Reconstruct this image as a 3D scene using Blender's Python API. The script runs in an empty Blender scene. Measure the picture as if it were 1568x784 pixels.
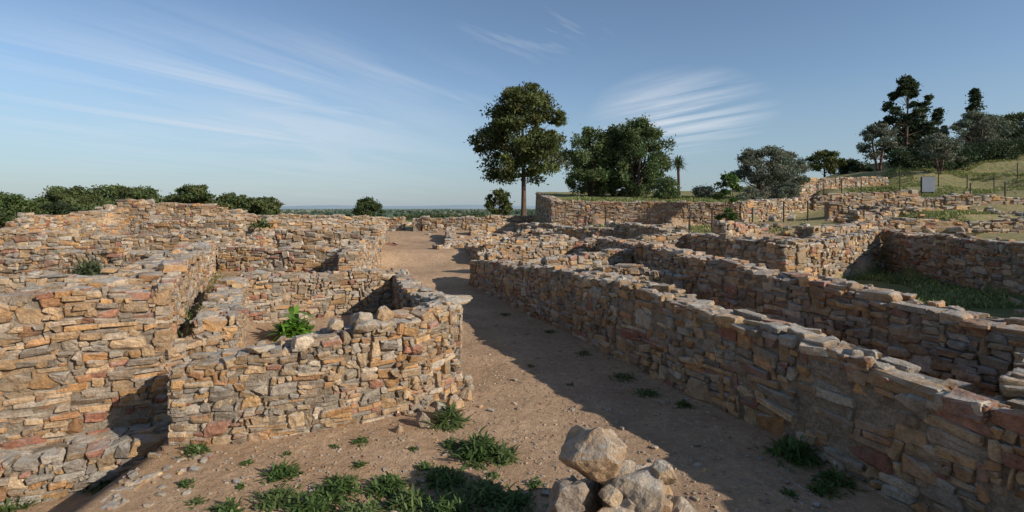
import bpy, bmesh, math, random
import numpy as np
from mathutils import Vector
rng=np.random.default_rng(7); random.seed(7)
scene=bpy.context.scene
col=scene.collection

# ---------------------------------------------------------------- helpers
def sm(a,b,x):
    t=np.clip((x-a)/(b-a),0,1); return t*t*(3-2*t)
def hsh(ix,iy,s):
    v=np.sin(ix*127.1+iy*311.7+s*74.7)*43758.5453
    return v-np.floor(v)
def vnoise(x,y,sc,seed=0):
    x=x/sc; y=y/sc
    ix=np.floor(x); iy=np.floor(y); fx=x-ix; fy=y-iy
    fx=fx*fx*(3-2*fx); fy=fy*fy*(3-2*fy)
    a=hsh(ix,iy,seed); b=hsh(ix+1,iy,seed); c=hsh(ix,iy+1,seed); d=hsh(ix+1,iy+1,seed)
    return (a*(1-fx)+b*fx)*(1-fy)+(c*(1-fx)+d*fx)*fy-0.5
def inpoly(x,y,poly):
    r=np.zeros(np.shape(x),bool); n=len(poly)
    for i in range(n):
        x1,y1=poly[i]; x2,y2=poly[(i+1)%n]
        c=((y1>y)!=(y2>y))
        with np.errstate(divide='ignore',invalid='ignore'):
            xi=(x2-x1)*(y-y1)/((y2-y1) if y2!=y1 else 1e-9)+x1
        r^=(c&(x<xi))
    return r
def mk(name,verts,faces,mats,attrs=None,colr=None,mi=None,smooth=False,parent=None,link=True):
    me=bpy.data.meshes.new(name)
    verts=np.asarray(verts,np.float32); faces=np.asarray(faces,np.int32)
    nf,k=faces.shape
    me.vertices.add(len(verts)); me.vertices.foreach_set('co',verts.ravel())
    me.loops.add(nf*k); me.loops.foreach_set('vertex_index',faces.ravel())
    me.polygons.add(nf)
    me.polygons.foreach_set('loop_start',np.arange(nf,dtype=np.int32)*k)
    me.polygons.foreach_set('loop_total',np.full(nf,k,np.int32))
    for m in mats: me.materials.append(m)
    if mi is not None: me.polygons.foreach_set('material_index',np.asarray(mi,np.int32))
    me.polygons.foreach_set('use_smooth',np.full(nf,smooth,bool))
    if colr is not None:
        a=me.color_attributes.new('Col','FLOAT_COLOR','POINT')
        c=np.ones((len(verts),4),np.float32); c[:,:3]=colr
        a.data.foreach_set('color',c.ravel())
    if attrs:
        for n,v in attrs.items():
            a=me.attributes.new(n,'FLOAT','POINT'); a.data.foreach_set('value',np.asarray(v,np.float32))
    me.update(calc_edges=True); me.validate()
    if not link: return me
    ob=bpy.data.objects.new(name,me); col.objects.link(ob)
    if parent: ob.parent=parent
    return ob
def empty(name,loc=(0,0,0)):
    e=bpy.data.objects.new(name,None); e.location=loc; e.empty_display_size=.3; col.objects.link(e); return e

# ---------------------------------------------------------------- materials
def nm(name):
    m=bpy.data.materials.new(name); m.use_nodes=True
    nt=m.node_tree; b=nt.nodes['Principled BSDF']
    b.inputs['Specular IOR Level'].default_value=0.2
    return m,nt,b
def N(nt,t,**k):
    n=nt.nodes.new(t)
    for a,v in k.items(): setattr(n,a,v)
    return n
def noise(nt,vec,scale,detail=4,rough=.6):
    n=N(nt,'ShaderNodeTexNoise'); n.inputs['Scale'].default_value=scale; n.inputs['Detail'].default_value=detail
    n.inputs['Roughness'].default_value=rough
    nt.links.new(vec,n.inputs['Vector']); return n.outputs['Fac']
def ramp(nt,f,a,b,ca=(0,0,0,1),cb=(1,1,1,1)):
    r=N(nt,'ShaderNodeValToRGB'); e=r.color_ramp.elements
    e[0].position=a;e[0].color=ca;e[1].position=b;e[1].color=cb
    nt.links.new(f,r.inputs[0]); return r.outputs[0]
def mix(nt,f,a,b,mode='MIX'):
    n=N(nt,'ShaderNodeMix',data_type='RGBA',blend_type=mode)
    for s,v in ((0,f),(6,a),(7,b)):
        if isinstance(v,(tuple,float,int)): n.inputs[s].default_value=v
        else: nt.links.new(v,n.inputs[s])
    return n.outputs[2]
def math_(nt,op,a,b=None,clamp=False):
    n=N(nt,'ShaderNodeMath',operation=op,use_clamp=clamp)
    for s,v in ((0,a),(1,b)):
        if v is None: continue
        if isinstance(v,(int,float)): n.inputs[s].default_value=v
        else: nt.links.new(v,n.inputs[s])
    return n.outputs[0]
def attr(nt,name,out='Fac'):
    n=N(nt,'ShaderNodeAttribute'); n.attribute_name=name; return n.outputs[out]
def pos(nt): return N(nt,'ShaderNodeNewGeometry').outputs['Position']
def bump(nt,b,h,strength,dist):
    n=N(nt,'ShaderNodeBump'); n.inputs['Strength'].default_value=strength; n.inputs['Distance'].default_value=dist
    nt.links.new(h,n.inputs['Height']); nt.links.new(n.outputs[0],b.inputs['Normal'])

def stone_mat():
    m,nt,b=nm('rubble_stone'); p=pos(nt)
    c=attr(nt,'Col','Color')
    n1=noise(nt,p,9,6,.7); n2=noise(nt,p,45,4,.65); n3=noise(nt,p,3.1,5,.65)
    v=mix(nt,1.0,c,ramp(nt,n1,.3,.7,(.58,.54,.50,1),(1.36,1.33,1.30,1)),'MULTIPLY')
    v=mix(nt,1.0,v,ramp(nt,n2,.3,.7,(.72,.70,.68,1),(1.2,1.2,1.2,1)),'MULTIPLY')
    n7=noise(nt,p,2.3,5,.7)
    v=mix(nt,math_(nt,'MULTIPLY',ramp(nt,n7,.52,.66),.3),v,(.46,.26,.12,1))
    g=N(nt,'ShaderNodeNewGeometry'); sx=N(nt,'ShaderNodeSeparateXYZ'); nt.links.new(g.outputs['Normal'],sx.inputs[0])
    up=ramp(nt,sx.outputs[2],.4,.9)
    li=math_(nt,'MULTIPLY',up,ramp(nt,n3,.34,.56))
    li=math_(nt,'MULTIPLY',li,.8)
    v=mix(nt,li,v,ramp(nt,n1,.3,.7,(.38,.35,.30,1),(.62,.58,.51,1)))
    n5=noise(nt,p,1.3,7,.75)
    v=mix(nt,math_(nt,'MULTIPLY',ramp(nt,n5,.5,.64),.36),v,ramp(nt,n2,.3,.7,(.30,.265,.22,1),(.45,.41,.36,1)))
    n4=noise(nt,p,6.3,7,.78)
    v=mix(nt,math_(nt,'MULTIPLY',ramp(nt,n4,.55,.66),.6),v,(.15,.12,.09,1))
    nt.links.new(v,b.inputs['Base Color']); b.inputs['Roughness'].default_value=.95
    n6=noise(nt,p,20,6,.75)
    h=math_(nt,'ADD',math_(nt,'ADD',n1,math_(nt,'MULTIPLY',n2,.35)),n6)
    bump(nt,b,h,1.0,.035)
    return m
def core_mat():
    m,nt,b=nm('wall_earth_fill'); p=pos(nt)
    n1=noise(nt,p,7,6,.7); n2=noise(nt,p,30,5,.7)
    v=ramp(nt,n1,.3,.7,(.22,.165,.11,1),(.46,.37,.27,1))
    v=mix(nt,1.0,v,ramp(nt,n2,.3,.7,(.6,.6,.6,1),(1.2,1.2,1.2,1)),'MULTIPLY')
    nt.links.new(v,b.inputs['Base Color']); b.inputs['Roughness'].default_value=1
    bump(nt,b,math_(nt,'ADD',n1,n2),1,.05); return m
def ground_mat():
    m,nt,b=nm('dry_earth'); p=pos(nt)
    n1=noise(nt,p,.9,6,.65); n2=noise(nt,p,9,7,.78); n3=noise(nt,p,70,3,.6); n4=noise(nt,p,3.2,7,.75)
    d=ramp(nt,n1,.35,.65,(.46,.295,.175,1),(.62,.43,.275,1))
    d=mix(nt,attr(nt,'path'),d,ramp(nt,n1,.35,.65,(.44,.295,.19,1),(.60,.415,.265,1)))
    d=mix(nt,1.0,d,ramp(nt,n2,.3,.7,(.68,.66,.64,1),(1.18,1.18,1.18,1)),'MULTIPLY')
    d=mix(nt,1.0,d,ramp(nt,n3,.35,.7,(.80,.79,.78,1),(1.14,1.14,1.14,1)),'MULTIPLY')
    dry=ramp(nt,n4,.3,.7,(.24,.19,.09,1),(.50,.41,.22,1))
    f=math_(nt,'MULTIPLY',math_(nt,'SUBTRACT',math_(nt,'ADD',attr(nt,'dry'),n4),.9),6,clamp=True)
    d=mix(nt,f,d,dry)
    gr=ramp(nt,n2,.3,.7,(.07,.10,.028,1),(.22,.25,.09,1))
    f=math_(nt,'MULTIPLY',math_(nt,'SUBTRACT',math_(nt,'ADD',attr(nt,'green'),n4),.98),7,clamp=True)
    d=mix(nt,math_(nt,'MULTIPLY',f,.85),d,gr)
    mp=N(nt,'ShaderNodeMapping'); mp.inputs['Scale'].default_value=(.0035,.0011,1); nt.links.new(p,mp.inputs[0])
    vo=N(nt,'ShaderNodeTexVoronoi'); vo.inputs['Scale'].default_value=1.6; nt.links.new(mp.outputs[0],vo.inputs['Vector'])
    s=N(nt,'ShaderNodeSeparateColor'); nt.links.new(vo.outputs['Color'],s.inputs[0])
    r=N(nt,'ShaderNodeValToRGB'); r.color_ramp.interpolation='CONSTANT'
    cs=[(0,(.08,.12,.045,1)),(.3,(.36,.30,.16,1)),(.42,(.11,.16,.05,1)),(.62,(.24,.24,.11,1)),(.75,(.06,.09,.04,1)),(.9,(.42,.34,.20,1))]
    e=r.color_ramp.elements; e[0].position=0;e[0].color=cs[0][1];e[1].position=cs[1][0];e[1].color=cs[1][1]
    for q,c in cs[2:]:
        x=e.new(q); x.color=c
    nt.links.new(s.outputs[0],r.inputs[0])
    d=mix(nt,attr(nt,'far'),d,r.outputs[0])
    d=mix(nt,attr(nt,'haze_tint'),d,(.27,.33,.30,1))  # aerial haze painted into the base colour of the far ground
    nt.links.new(d,b.inputs['Base Color']); b.inputs['Roughness'].default_value=1
    b.inputs['Specular IOR Level'].default_value=.05
    bump(nt,b,math_(nt,'ADD',math_(nt,'ADD',n2,math_(nt,'MULTIPLY',n4,2.0)),math_(nt,'MULTIPLY',n3,.4)),.9,.045)
    return m
def leaf_mat(name='foliage'):
    m,nt,b=nm(name); c=attr(nt,'Col','Color')
    nt.links.new(c,b.inputs['Base Color']); b.inputs['Roughness'].default_value=.55
    t=N(nt,'ShaderNodeBsdfTranslucent'); nt.links.new(c,t.inputs[0])
    mx=N(nt,'ShaderNodeMixShader'); mx.inputs[0].default_value=.3
    nt.links.new(b.outputs[0],mx.inputs[1]); nt.links.new(t.outputs[0],mx.inputs[2])
    nt.links.new(mx.outputs[0],nt.nodes['Material Output'].inputs[0]); return m
def bark_mat():
    m,nt,b=nm('bark'); p=pos(nt)
    mp=N(nt,'ShaderNodeMapping'); mp.inputs['Scale'].default_value=(6,6,1.5); nt.links.new(p,mp.inputs[0])
    n=noise(nt,mp.outputs[0],1,6,.7)
    nt.links.new(ramp(nt,n,.3,.7,(.05,.032,.022,1),(.20,.135,.10,1)),b.inputs['Base Color'])
    b.inputs['Roughness'].default_value=.95; bump(nt,b,n,1,.05); return m
def plain_mat(name,c,rough=.7,metal=0):
    m,nt,b=nm(name); n=noise(nt,pos(nt),12,4)
    nt.links.new(ramp(nt,n,.3,.7,tuple(x*.8 for x in c)+(1,),tuple(x*1.15 for x in c)+(1,)),b.inputs['Base Color'])
    b.inputs['Roughness'].default_value=rough; b.inputs['Metallic'].default_value=metal; return m
STONE=stone_mat(); CORE=core_mat(); GROUND=ground_mat(); LEAF=leaf_mat(); BARK=bark_mat()

# ---------------------------------------------------------------- terrain
CP=np.array([(-1,3,0),(2,3,0),(1,8,0),(-2.5,5.5,0),(-3.5,4,0),(3,4,0),(0,12,0),(1,10,0),(-.3,15,.02),(-2,17,.15),(-4,21,.45),(-6,26,.95),(-8,34,1.4),(-8,60,1.5),
(-1,10,0),(0,5,0),(-1.2,7.5,0.03),(0,-5,0),(6,-2,.3),(-6,-2,-.3),(-1.8,13,.05),
(-8,8,1.15),(-10,10,1.0),(-12,13,.8),(-16,12,.9),(-16,18,1.2),(-24,24,1.3),(-24,35,1.4),(-14,30,1.3),(-14,40,1.4),(-30,50,1.0),(-48,50,.7),(-50,80,1.2),(-25,75,1.3),(0,75,1.5),(-8,19,.9),(-6.5,24,1.1),(-11,22,1.1),(-9,6,.9),
(-1,22,.5),(-2,28,1.0),(-3,35,1.5),(0,40,1.8),(1,59,1.6),(2,28,1.8),(1,22,1.0),(5,27,2.0),(10,25,2.0),(4,22,1.5),(8,20,1.6),(6.5,12,1.0),(6,16,1.2),(9,24,1.9),
(14,25,2.3),(14,20,1.8),(16,16,1.7),(15,10,1.4),(10,3,1.0),(20,20,2.0),(20,25,2.8),(24,30,3.3),(26.3,33,3.7),(34,35,4.1),(29,38,4.5),(22,40,4.4),(33.7,46,6.2),(40,42,5.6),(50,51,8.1),(43,48,7.2),(47,40,6.6),(60,60,9.6),(80,80,9.6),(45,62,8.4),(33,55,5.9),(39,60,5.9),(33,75,5.2),(20,46,4.3),(20,70,3),(55,30,5.5),(30,22,2.6),(40,20,3),(8,55,2.5),(10,75,1.8),(40,-20,2),(-40,-20,0),(0,-40,0),(-40,20,.5),(70,40,8)],float)
TERR=[(2.5,30.3),(12.3,28.8),(18,31.3),(23,38),(22,60),(2.5,55)]
PIT=[(-4.4,3),(-4.4,6.8),(-4.4,8.3),(-5.0,7.7),(-6.6,6.9),(-7.4,6.4),(-9,5.5),(-9,3)]
TER1=[(-5.0,7.8),(-4.5,8.5),(-6.3,12.3),(-3.4,13.9),(-4.8,16.2),(-9.6,16.6)]
BLK=[(-4.3,6.8),(-1.7,7.6),(-1.2,9.0),(-2.2,11.6),(-3.2,14),(-6.2,12.2),(-4.7,8.4)]
RA=[(-1.0,18.6),(.6,15),(2,11.4),(3.75,6.7),(4.6,4.6),(7.2,4.5),(6.4,6.3),(5.2,9.4),(4.4,11.7),(3.4,20)]
RB=[(6.4,6.3),(7.2,4.5),(12.2,5),(12.3,12.2),(12.9,18.1),(7.4,14.1),(5.2,9.4)]
PATH=[(.2,2),(4.6,2.5),(1.9,11.3),(.2,15.1),(-1.4,18.4),(-2.4,22),(-3.8,26),(-5,31),(-6,38),(-8,38),(-6.6,30),(-4.9,22),(-3.8,17),(-2.2,12.5),(-.9,9.3),(-.4,7.5),(.4,5)]
def T(x,y,micro=True):
    x=np.asarray(x,float); y=np.asarray(y,float); sh=x.shape
    X=x.ravel(); Y=y.ravel()
    num=np.zeros_like(X); den=np.zeros_like(X)
    for a,b_,c in CP:
        w=1/((X-a)**2+(Y-b_)**2+.3)**2
        num+=w*c; den+=w
    z=num/den
    near=1-sm(80,120,np.hypot(X,Y))
    z+=near*(vnoise(X,Y,6,1)*.12*sm(12,25,np.hypot(X,Y)))
    def ov(poly,val):
        k=inpoly(X,Y,poly); z[k]=val[k] if np.ndim(val) else val
    ov(TERR,3.3+.055*(Y-30)); ov(PIT,-.62); ov(TER1,1.0); ov(BLK,.3); ov(RA,.45+.02*(Y-8)); ov(RB,.8)
    if micro: z+=near*(vnoise(X,Y,1.3,2)*.07+vnoise(X,Y,.45,3)*.03)
    st=78+25*sm(20,40,X)
    dr=np.maximum(sm(0,80,Y-st),np.maximum(sm(90,190,np.abs(X)),sm(60,150,-Y)))
    z=z*(1-dr)+(-12)*dr
    return z.reshape(sh)
def T1(x,y): return float(T(np.array([x]),np.array([y]))[0])

def axis(c,a,lo,hi,n):
    t=np.linspace(math.asinh((lo-c)/a),math.asinh((hi-c)/a),n); return c+a*np.sinh(t)
gx=axis(-.5,5,-9000,9000,640); gy=axis(7,5,-1500,14000,560)
GX,GY=np.meshgrid(gx,gy); Z=T(GX,GY)
V=np.stack([GX.ravel(),GY.ravel(),Z.ravel()],1)
ny,nx=GX.shape
ii=(np.arange(ny-1)[:,None]*nx+np.arange(nx-1)[None]).ravel()
F=np.stack([ii,ii+1,ii+nx+1,ii+nx],1)
x,y=V[:,0],V[:,1]; R=np.hypot(x,y)
green=np.zeros(len(V)); dry=np.zeros(len(V))
green[inpoly(x,y,RB)]=.68
green=np.maximum(green,inpoly(x,y,TERR)*.56)
green=np.maximum(green,sm(-6,-20,x)*.38*(y>15))
green=np.maximum(green,.48*sm(30,38,y)); green=np.maximum(green,.52*sm(8,14,x)*(y<40)*(y>10))
hill=sm(20,26,x)*sm(24,32,y); green=green*(1-hill)+hill*.53
green=np.maximum(green,inpoly(x,y,[(-5,7),(-4.5,8.5),(-6,12),(-9,16)])*.46)
green=np.maximum(green,.46*np.exp(-((x-(2.2-(y-9.2)*.38))/.35)**2)*(y>4)*(y<15))
dry=np.maximum(hill*.85,np.maximum(inpoly(x,y,TERR)*.6,sm(30,40,y)*.6))
dry=np.maximum(dry,.6*sm(8,14,x)*(y>8))
farA=sm(120,260,R); haze_tint=.8*(1-np.exp(-R/4500))*farA  # weight of the painted haze, grows with distance from the origin
path=inpoly(x,y,PATH).astype(float)
path=np.where(R<60,path,0)
P2=path.reshape(ny,nx)
for _ in range(3):
    Q=P2.copy(); Q[1:-1,1:-1]=(P2[1:-1,1:-1]*2+P2[:-2,1:-1]+P2[2:,1:-1]+P2[1:-1,:-2]+P2[1:-1,2:])/6; P2=Q
pathv=P2.ravel()
fc=V[F].mean(1)
isp=inpoly(fc[:,0],fc[:,1],PATH)
at=dict(green=green,dry=dry,far=farA,haze_tint=haze_tint,path=pathv)
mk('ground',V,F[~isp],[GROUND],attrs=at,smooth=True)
fp=F[isp]; u,inv=np.unique(fp.ravel(),return_inverse=True)
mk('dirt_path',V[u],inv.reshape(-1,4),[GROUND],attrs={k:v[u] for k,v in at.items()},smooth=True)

# ---------------------------------------------------------------- stones
def template(levels):
    idx={}; vs=[]; fs=[]
    n=len(levels)
    def vid(i,j,k):
        if (i,j,k) not in idx: idx[(i,j,k)]=len(vs); vs.append((levels[i],levels[j],levels[k]))
        return idx[(i,j,k)]
    for a in range(n-1):
        for b in range(n-1):
            for e in (0,n-1):
                q=[(e,a,b),(e,a+1,b),(e,a+1,b+1),(e,a,b+1)]
                if e==0:q=q[::-1]
                fs.append([vid(*t) for t in q])
                q=[(a,e,b),(a,e,b+1),(a+1,e,b+1),(a+1,e,b)]
                if e==0:q=q[::-1]
                fs.append([vid(*t) for t in q])
                q=[(a,b,e),(a+1,b,e),(a+1,b+1,e),(a,b+1,e)]
                if e==0:q=q[::-1]
                fs.append([vid(*t) for t in q])
    return np.array(vs,float),np.array(fs)
TPL={2:template([-2,-1,0,1,2]),1:template([-2,-1,1,2])}
PAL=np.array([(.47,.335,.20),(.51,.385,.25),(.40,.285,.175),(.47,.275,.13),(.37,.32,.26),(.45,.40,.33),(.52,.33,.16),(.26,.20,.14),(.34,.165,.115),(.57,.48,.37),(.40,.23,.125),(.32,.28,.235),(.40,.215,.15)])
PW=np.array([.13,.12,.11,.10,.09,.08,.08,.06,.04,.06,.05,.06,.03]); PW/=PW.sum()
CORN=np.array([(i,j,k) for i in(-1,1) for j in(-1,1) for k in(-1,1)],float)
def stones(C,A,H,lod=1,jit=.22,tilt=.08,rr=.40,rough=.075,tint=(1,1,1)):
    C=np.asarray(C,float);A=np.asarray(A,float);H=np.asarray(H,float)
    n=len(C); L,Fq=TPL[lod]; v=len(L)
    mn=H.min(1)
    r=(mn*rng.uniform(rr*.5,rr*1.8,n))[:,None,None]
    Hh=H[:,None,:]; a=np.abs(L)[None]; s=np.sign(L)[None]
    q=s*np.where(a==2,Hh,np.where(a==1,Hh-r,0))
    lim=Hh-r; c=np.clip(q,-lim,lim); d=q-c; dn=np.linalg.norm(d,axis=2,keepdims=True)
    q=np.where(dn>1e-9,c+d/np.maximum(dn,1e-9)*r,q)
    f=q/Hh
    w=np.prod(1+f[:,:,None,:]*CORN[None,None],axis=3)/8
    O=rng.normal(0,jit,(n,8,3))*mn[:,None,None]*np.array([2.2,.9,1.0])
    q=q+np.einsum('nvc,ncd->nvd',w,O)
    q+=rng.normal(0,rough,(n,v,3))*mn[:,None,None]
    t=rng.normal(0,tilt,n)*np.clip(3*H[:,2]/H[:,0],.4,1.6); ct,st=np.cos(t)[:,None],np.sin(t)[:,None]
    x=q[:,:,0]*ct-q[:,:,2]*st; z=q[:,:,0]*st+q[:,:,2]*ct; y=q[:,:,1]
    t=rng.normal(0,.08,n); ct,st=np.cos(t)[:,None],np.sin(t)[:,None]
    y,z=y*ct-z*st,y*st+z*ct
    A2=A+rng.normal(0,.08,n)
    ca,sa=np.cos(A2)[:,None],np.sin(A2)[:,None]
    W=np.stack([x*ca-y*sa,x*sa+y*ca,z],2)+C[:,None]
    Fa=(Fq[None]+(np.arange(n)*v)[:,None,None]).reshape(-1,4)
    ci=rng.choice(len(PAL),n,p=PW); cc=PAL[ci]*rng.uniform(.62,1.25,n)[:,None]*np.array(tint)
    cc=np.repeat(cc,v,0)
    return W.reshape(-1,3),Fa,cc

def pack(L,zb,zt,sw,sh,ds=.04):
    n=max(3,int(L/ds)); s=(np.arange(n)+.5)*L/n; ds=L/n
    h=np.floor((zb(s)-.12)/.1)*.1
    h=h+np.round(vnoise(s,s*0+random.uniform(0,99),.35,3)*4)*.02
    top=zt(s); out=[]
    wmin=max(1,int(sw[0]/ds))
    for _ in range(60000):
        hm=np.where(h<top-.035,h,9e9); i=int(hm.argmin())
        if hm[i]>1e9: break
        z=h[i]; a=i
        while a>0 and abs(h[a-1]-z)<.022: a-=1
        b=i+1
        while b<n and abs(h[b]-z)<.022: b+=1
        run=b-a
        k=random.random()
        if k<.22: ww=random.uniform(sw[0]*.7,sw[0]*1.4); hh=random.uniform(sh[0],sh[0]*1.6)
        elif k<.30: ww=random.uniform(sw[1]*.7,sw[1]*1.25); hh=random.uniform(sh[1]*.85,sh[1]*1.5)
        elif k<.58: ww=random.uniform(sw[1]*.5,sw[1]*1.1); hh=random.uniform(sh[0],sh[1]*.55)
        else: ww=random.triangular(sw[0],sw[1],sw[0]*.7+sw[1]*.3); hh=random.triangular(sh[0],sh[1],sh[0]*.6+sh[1]*.4)
        w=max(max(1,wmin-1),int(ww/ds))
        if run-w<wmin: w=run if run<=sw[1]/ds*1.3 else run//2
        if random.random()<.5 or w==run: pa=a
        else: pa=b-w
        if w*ds<hh*.75 and run>w: hh=w*ds*random.uniform(.6,1.1)
        if random.random()<.35:
            for nb in (pa-1,pa+w):
                if 0<=nb<n and .3*sh[0]<h[nb]-z and abs(h[nb]-z-hh)<.04: hh=h[nb]-z
        if w<wmin:
            ls=[h[nb]-z for nb in (pa-1,pa+w) if 0<=nb<n and h[nb]>z]
            if ls: hh=max(.04,min(min(ls),sh[1]*1.3))
        tl=top[pa:pa+w].max()-z
        if hh>tl+.06: hh=max(.045,tl+.015)
        h[pa:pa+w]=z+hh
        out.append(((pa+w/2)*ds,z+hh/2,w*ds,hh))
    return out

def wall(name,pts,th=.5,side=1,sw=(.12,.42),sh=(.06,.17),lod=1,amp=.07,ends=(0,0),backfull=False,tint=(1,1,1),top=True,jit=.22,inset=.055):
    pts=np.array(pts,float); seg=np.hypot(*np.diff(pts[:,:2],axis=0).T); S=np.concatenate([[0],np.cumsum(seg)]); L=S[-1]
    px=lambda s:np.interp(s,S,pts[:,0]); py=lambda s:np.interp(s,S,pts[:,1])
    ph=rng.uniform(0,100)
    zb=lambda s:np.interp(s,S,pts[:,2])
    def zt(s):
        s=np.asarray(s,float); o=np.full(np.shape(s),ph)
        q=2.6*vnoise(s,o,1.3,5)+1.6*vnoise(s,o,.35,6)
        q=q-2.2*np.clip(vnoise(s,o,2.1,8)-.18,0,1)*4*.5
        return np.interp(s,S,pts[:,3])+amp*q
    def frame(s):
        d=.12; a=np.clip(s-d,0,L); b=np.clip(s+d,0,L)
        tx,ty=px(b)-px(a),py(b)-py(a); l=np.hypot(tx,ty); tx,ty=tx/l,ty/l
        return tx,ty,-ty*side,tx*side
    C=[];A=[];H=[]
    def row(lst,back):
        for s,z,w,h in lst:
            tx,ty,nx_,ny_=frame(s); hd=random.uniform(.09,.15) if th>=.4 else th*.25
            pr=random.gauss(0,.021)+float(vnoise(np.array([s]),np.array([z*1.5+ph]),.9,12)[0])*.08
            o=(th-hd+pr) if back else (hd-pr)
            C.append((px(s)+nx_*o,py(s)+ny_*o,z)); A.append(math.atan2(ty,tx)); H.append((w/2-.003,hd,h/2-.002))
    row(pack(L,zb,zt,sw,sh),False)
    zb2=zb if backfull else (lambda s:np.maximum(zb(s),zt(s)-.35))
    row(pack(L,zb2,zt,sw,sh),True)
    for e,s0 in ((0,0.0),(1,L)):
        if not ends[e]: continue
        tx,ty,nx_,ny_=frame(s0)
        for s,z,w,h in pack(th,lambda q:np.full(np.shape(q),zb(s0)),lambda q:np.full(np.shape(q),zt(s0)),sw,sh):
            o=.05 if e==0 else -.05
            C.append((px(s0)+nx_*s+tx*o,py(s0)+ny_*s+ty*o,z)); A.append(math.atan2(ny_,nx_)); H.append((w/2-.003,.1,h/2-.002))
    if top and th>.4:
        m=int(L*th/.026)
        for _ in range(m):
            s=random.uniform(.05,L-.05); tx,ty,nx_,ny_=frame(s); o=random.uniform(.1,th-.1)
            w=random.uniform(.03,.19); big=random.random()<.07
            C.append((px(s)+nx_*o,py(s)+ny_*o,float(zt(np.array(s)))-.055+random.uniform(-.03,.035)+(.04 if big else 0)))
            A.append(random.uniform(0,6)); H.append((w,w*random.uniform(.6,1),random.uniform(.05,.09) if big else random.uniform(.02,.055)))
    W,Fa,cc=stones(C,A,H,lod=lod,tint=tint,jit=jit)
    m=max(3,int(L/.2)); ss=np.linspace(.04,L-.04,m); cv=[];
    for s in ss:
        tx,ty,nx_,ny_=frame(s); b0=float(zb(s))-.3; t0=float(zt(np.array(s)))-.04
        i2=min(inset,th*.3)
        for o,z in ((i2,b0),(i2,t0-.03),(th*.5,t0),(th-i2,t0-.03),(th-i2,b0)):
            cv.append((px(s)+nx_*o,py(s)+ny_*o,z+ (random.uniform(-.02,.02) if z>b0 else 0)))
    cf=[]
    for i in range(m-1):
        for k in range(4):
            a=i*5+k; cf.append((a,a+1,a+6,a+5))
    cf.append((0,1,3,4)); e=(m-1)*5; cf.append((e,e+1,e+3,e+4))
    nV=len(W); V_=np.concatenate([W,np.array(cv)]); F_=np.concatenate([Fa,np.array(cf)+nV])
    cl=np.concatenate([cc,np.tile((.3,.22,.15),(len(cv),1))])
    mi=np.concatenate([np.zeros(len(Fa)),np.ones(len(cf))])
    return mk(name,V_,F_,[STONE,CORE],colr=cl,mi=mi)

DW='dry_stone_wall'
BIG=dict(sw=(.12,.56),sh=(.06,.21)); MID=dict(sw=(.12,.46),sh=(.06,.18)); FAR=dict(sw=(.2,.6),sh=(.1,.24))
wall(DW,[(-1.5,18.6,0,1.0),(-.6,17,0,1.2),(.3,15,0,1.33),(1.7,11.3,0,1.5),(2.5,9.2,0,1.45),(3.45,6.65,0,1.4),(4.04,5.15,0,1.28),(4.95,2.8,0,1.2)],.62,1,lod=2,ends=(1,0),backfull=True,tint=(1.0,.97,.93),amp=.065,**BIG)
wall(DW,[(3.2,20,.7,1.9),(4.1,11.6,.4,1.85),(4.9,9.4,.35,1.75),(5.55,8,.35,1.65),(6.2,6.2,.35,1.5),(6.9,4.3,.3,1.5)],.65,1,lod=2,backfull=True,tint=(1.0,.91,.89),amp=.07,**MID)
wall(DW,[(4.7,5.05,.4,1.30),(6.35,6.35,.4,1.36)],1.3,-1,lod=2,amp=.03)
wall(DW,[(1.9,12.3,.4,1.6),(4.1,11.85,.4,1.62)],.5,1,lod=1,amp=.12,**MID)
wall(DW,[(1.0,14.8,.4,1.45),(3.6,15.6,.4,1.7)],.5,1,amp=.1,**MID)
wall(DW,[(-.75,17.7,0,1.62),(-.2,17.9,0,1.6)],.45,1,ends=(1,1),**MID)
SM=dict(sw=(.08,.34),sh=(.045,.15))
wall(DW,[(-4.2,6.45,-.62,1.03),(-3.43,6.65,-.05,1.12),(-2.46,6.95,0,1.34),(-1.4,7.6,0,1.44),(-.84,8.55,0,1.42)],.5,1,lod=2,ends=(1,0),backfull=True,amp=.06,tint=(1.05,1.02,.98),**SM)
wall(DW,[(-.82,8.5,0,1.42),(-1.0,9.4,0,1.32),(-1.55,10.5,0,1.27),(-2.35,13,0,1.25),(-3.0,15,.1,1.2)],.5,1,lod=2,ends=(1,1),backfull=True,**SM)
wall(DW,[(-4.35,8.3,.1,1.32),(-6.1,12.05,.25,1.35)],.6,1,lod=2,ends=(1,0),backfull=True,**SM)
wall(DW,[(-6.2,12,.2,1.35),(-3.9,13.2,.2,1.38),(-2.7,13.7,.2,1.3)],.5,1,lod=2,**SM)
wall(DW,[(-8.3,5.7,-.15,1.25),(-7.2,6.25,-.15,1.42),(-6.62,6.6,-.15,1.6),(-6.5,6.65,-.15,1.76),(-4.95,7.5,-.15,1.8)],1.1,1,lod=2,sw=(.1,.42),sh=(.05,.18),ends=(0,1),tint=(1.06,.98,.90))
wall(DW,[(-5.0,7.7,.9,1.8),(-6.0,9.6,.9,2.0),(-7,11.6,.9,1.95),(-9.5,16.8,.8,1.85)],.9,1,lod=2,amp=.09,**SM)
wall(DW,[(-4.97,7.5,-.62,1.0),(-4.4,8.4,-.62,1.02)],.4,1,lod=2,**SM)
wall(DW,[(-8.2,5.2,-.65,-.12),(-7.0,5.8,-.65,-.1),(-4.3,7.15,-.65,-.06)],.75,1,lod=2,amp=.03,**SM)
wall(DW,[(-4.3,6.4,-.65,.0),(-4.15,4.0,-.65,.01)],.4,1,lod=2,sw=(.14,.42),sh=(.07,.18),amp=.05)
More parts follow.
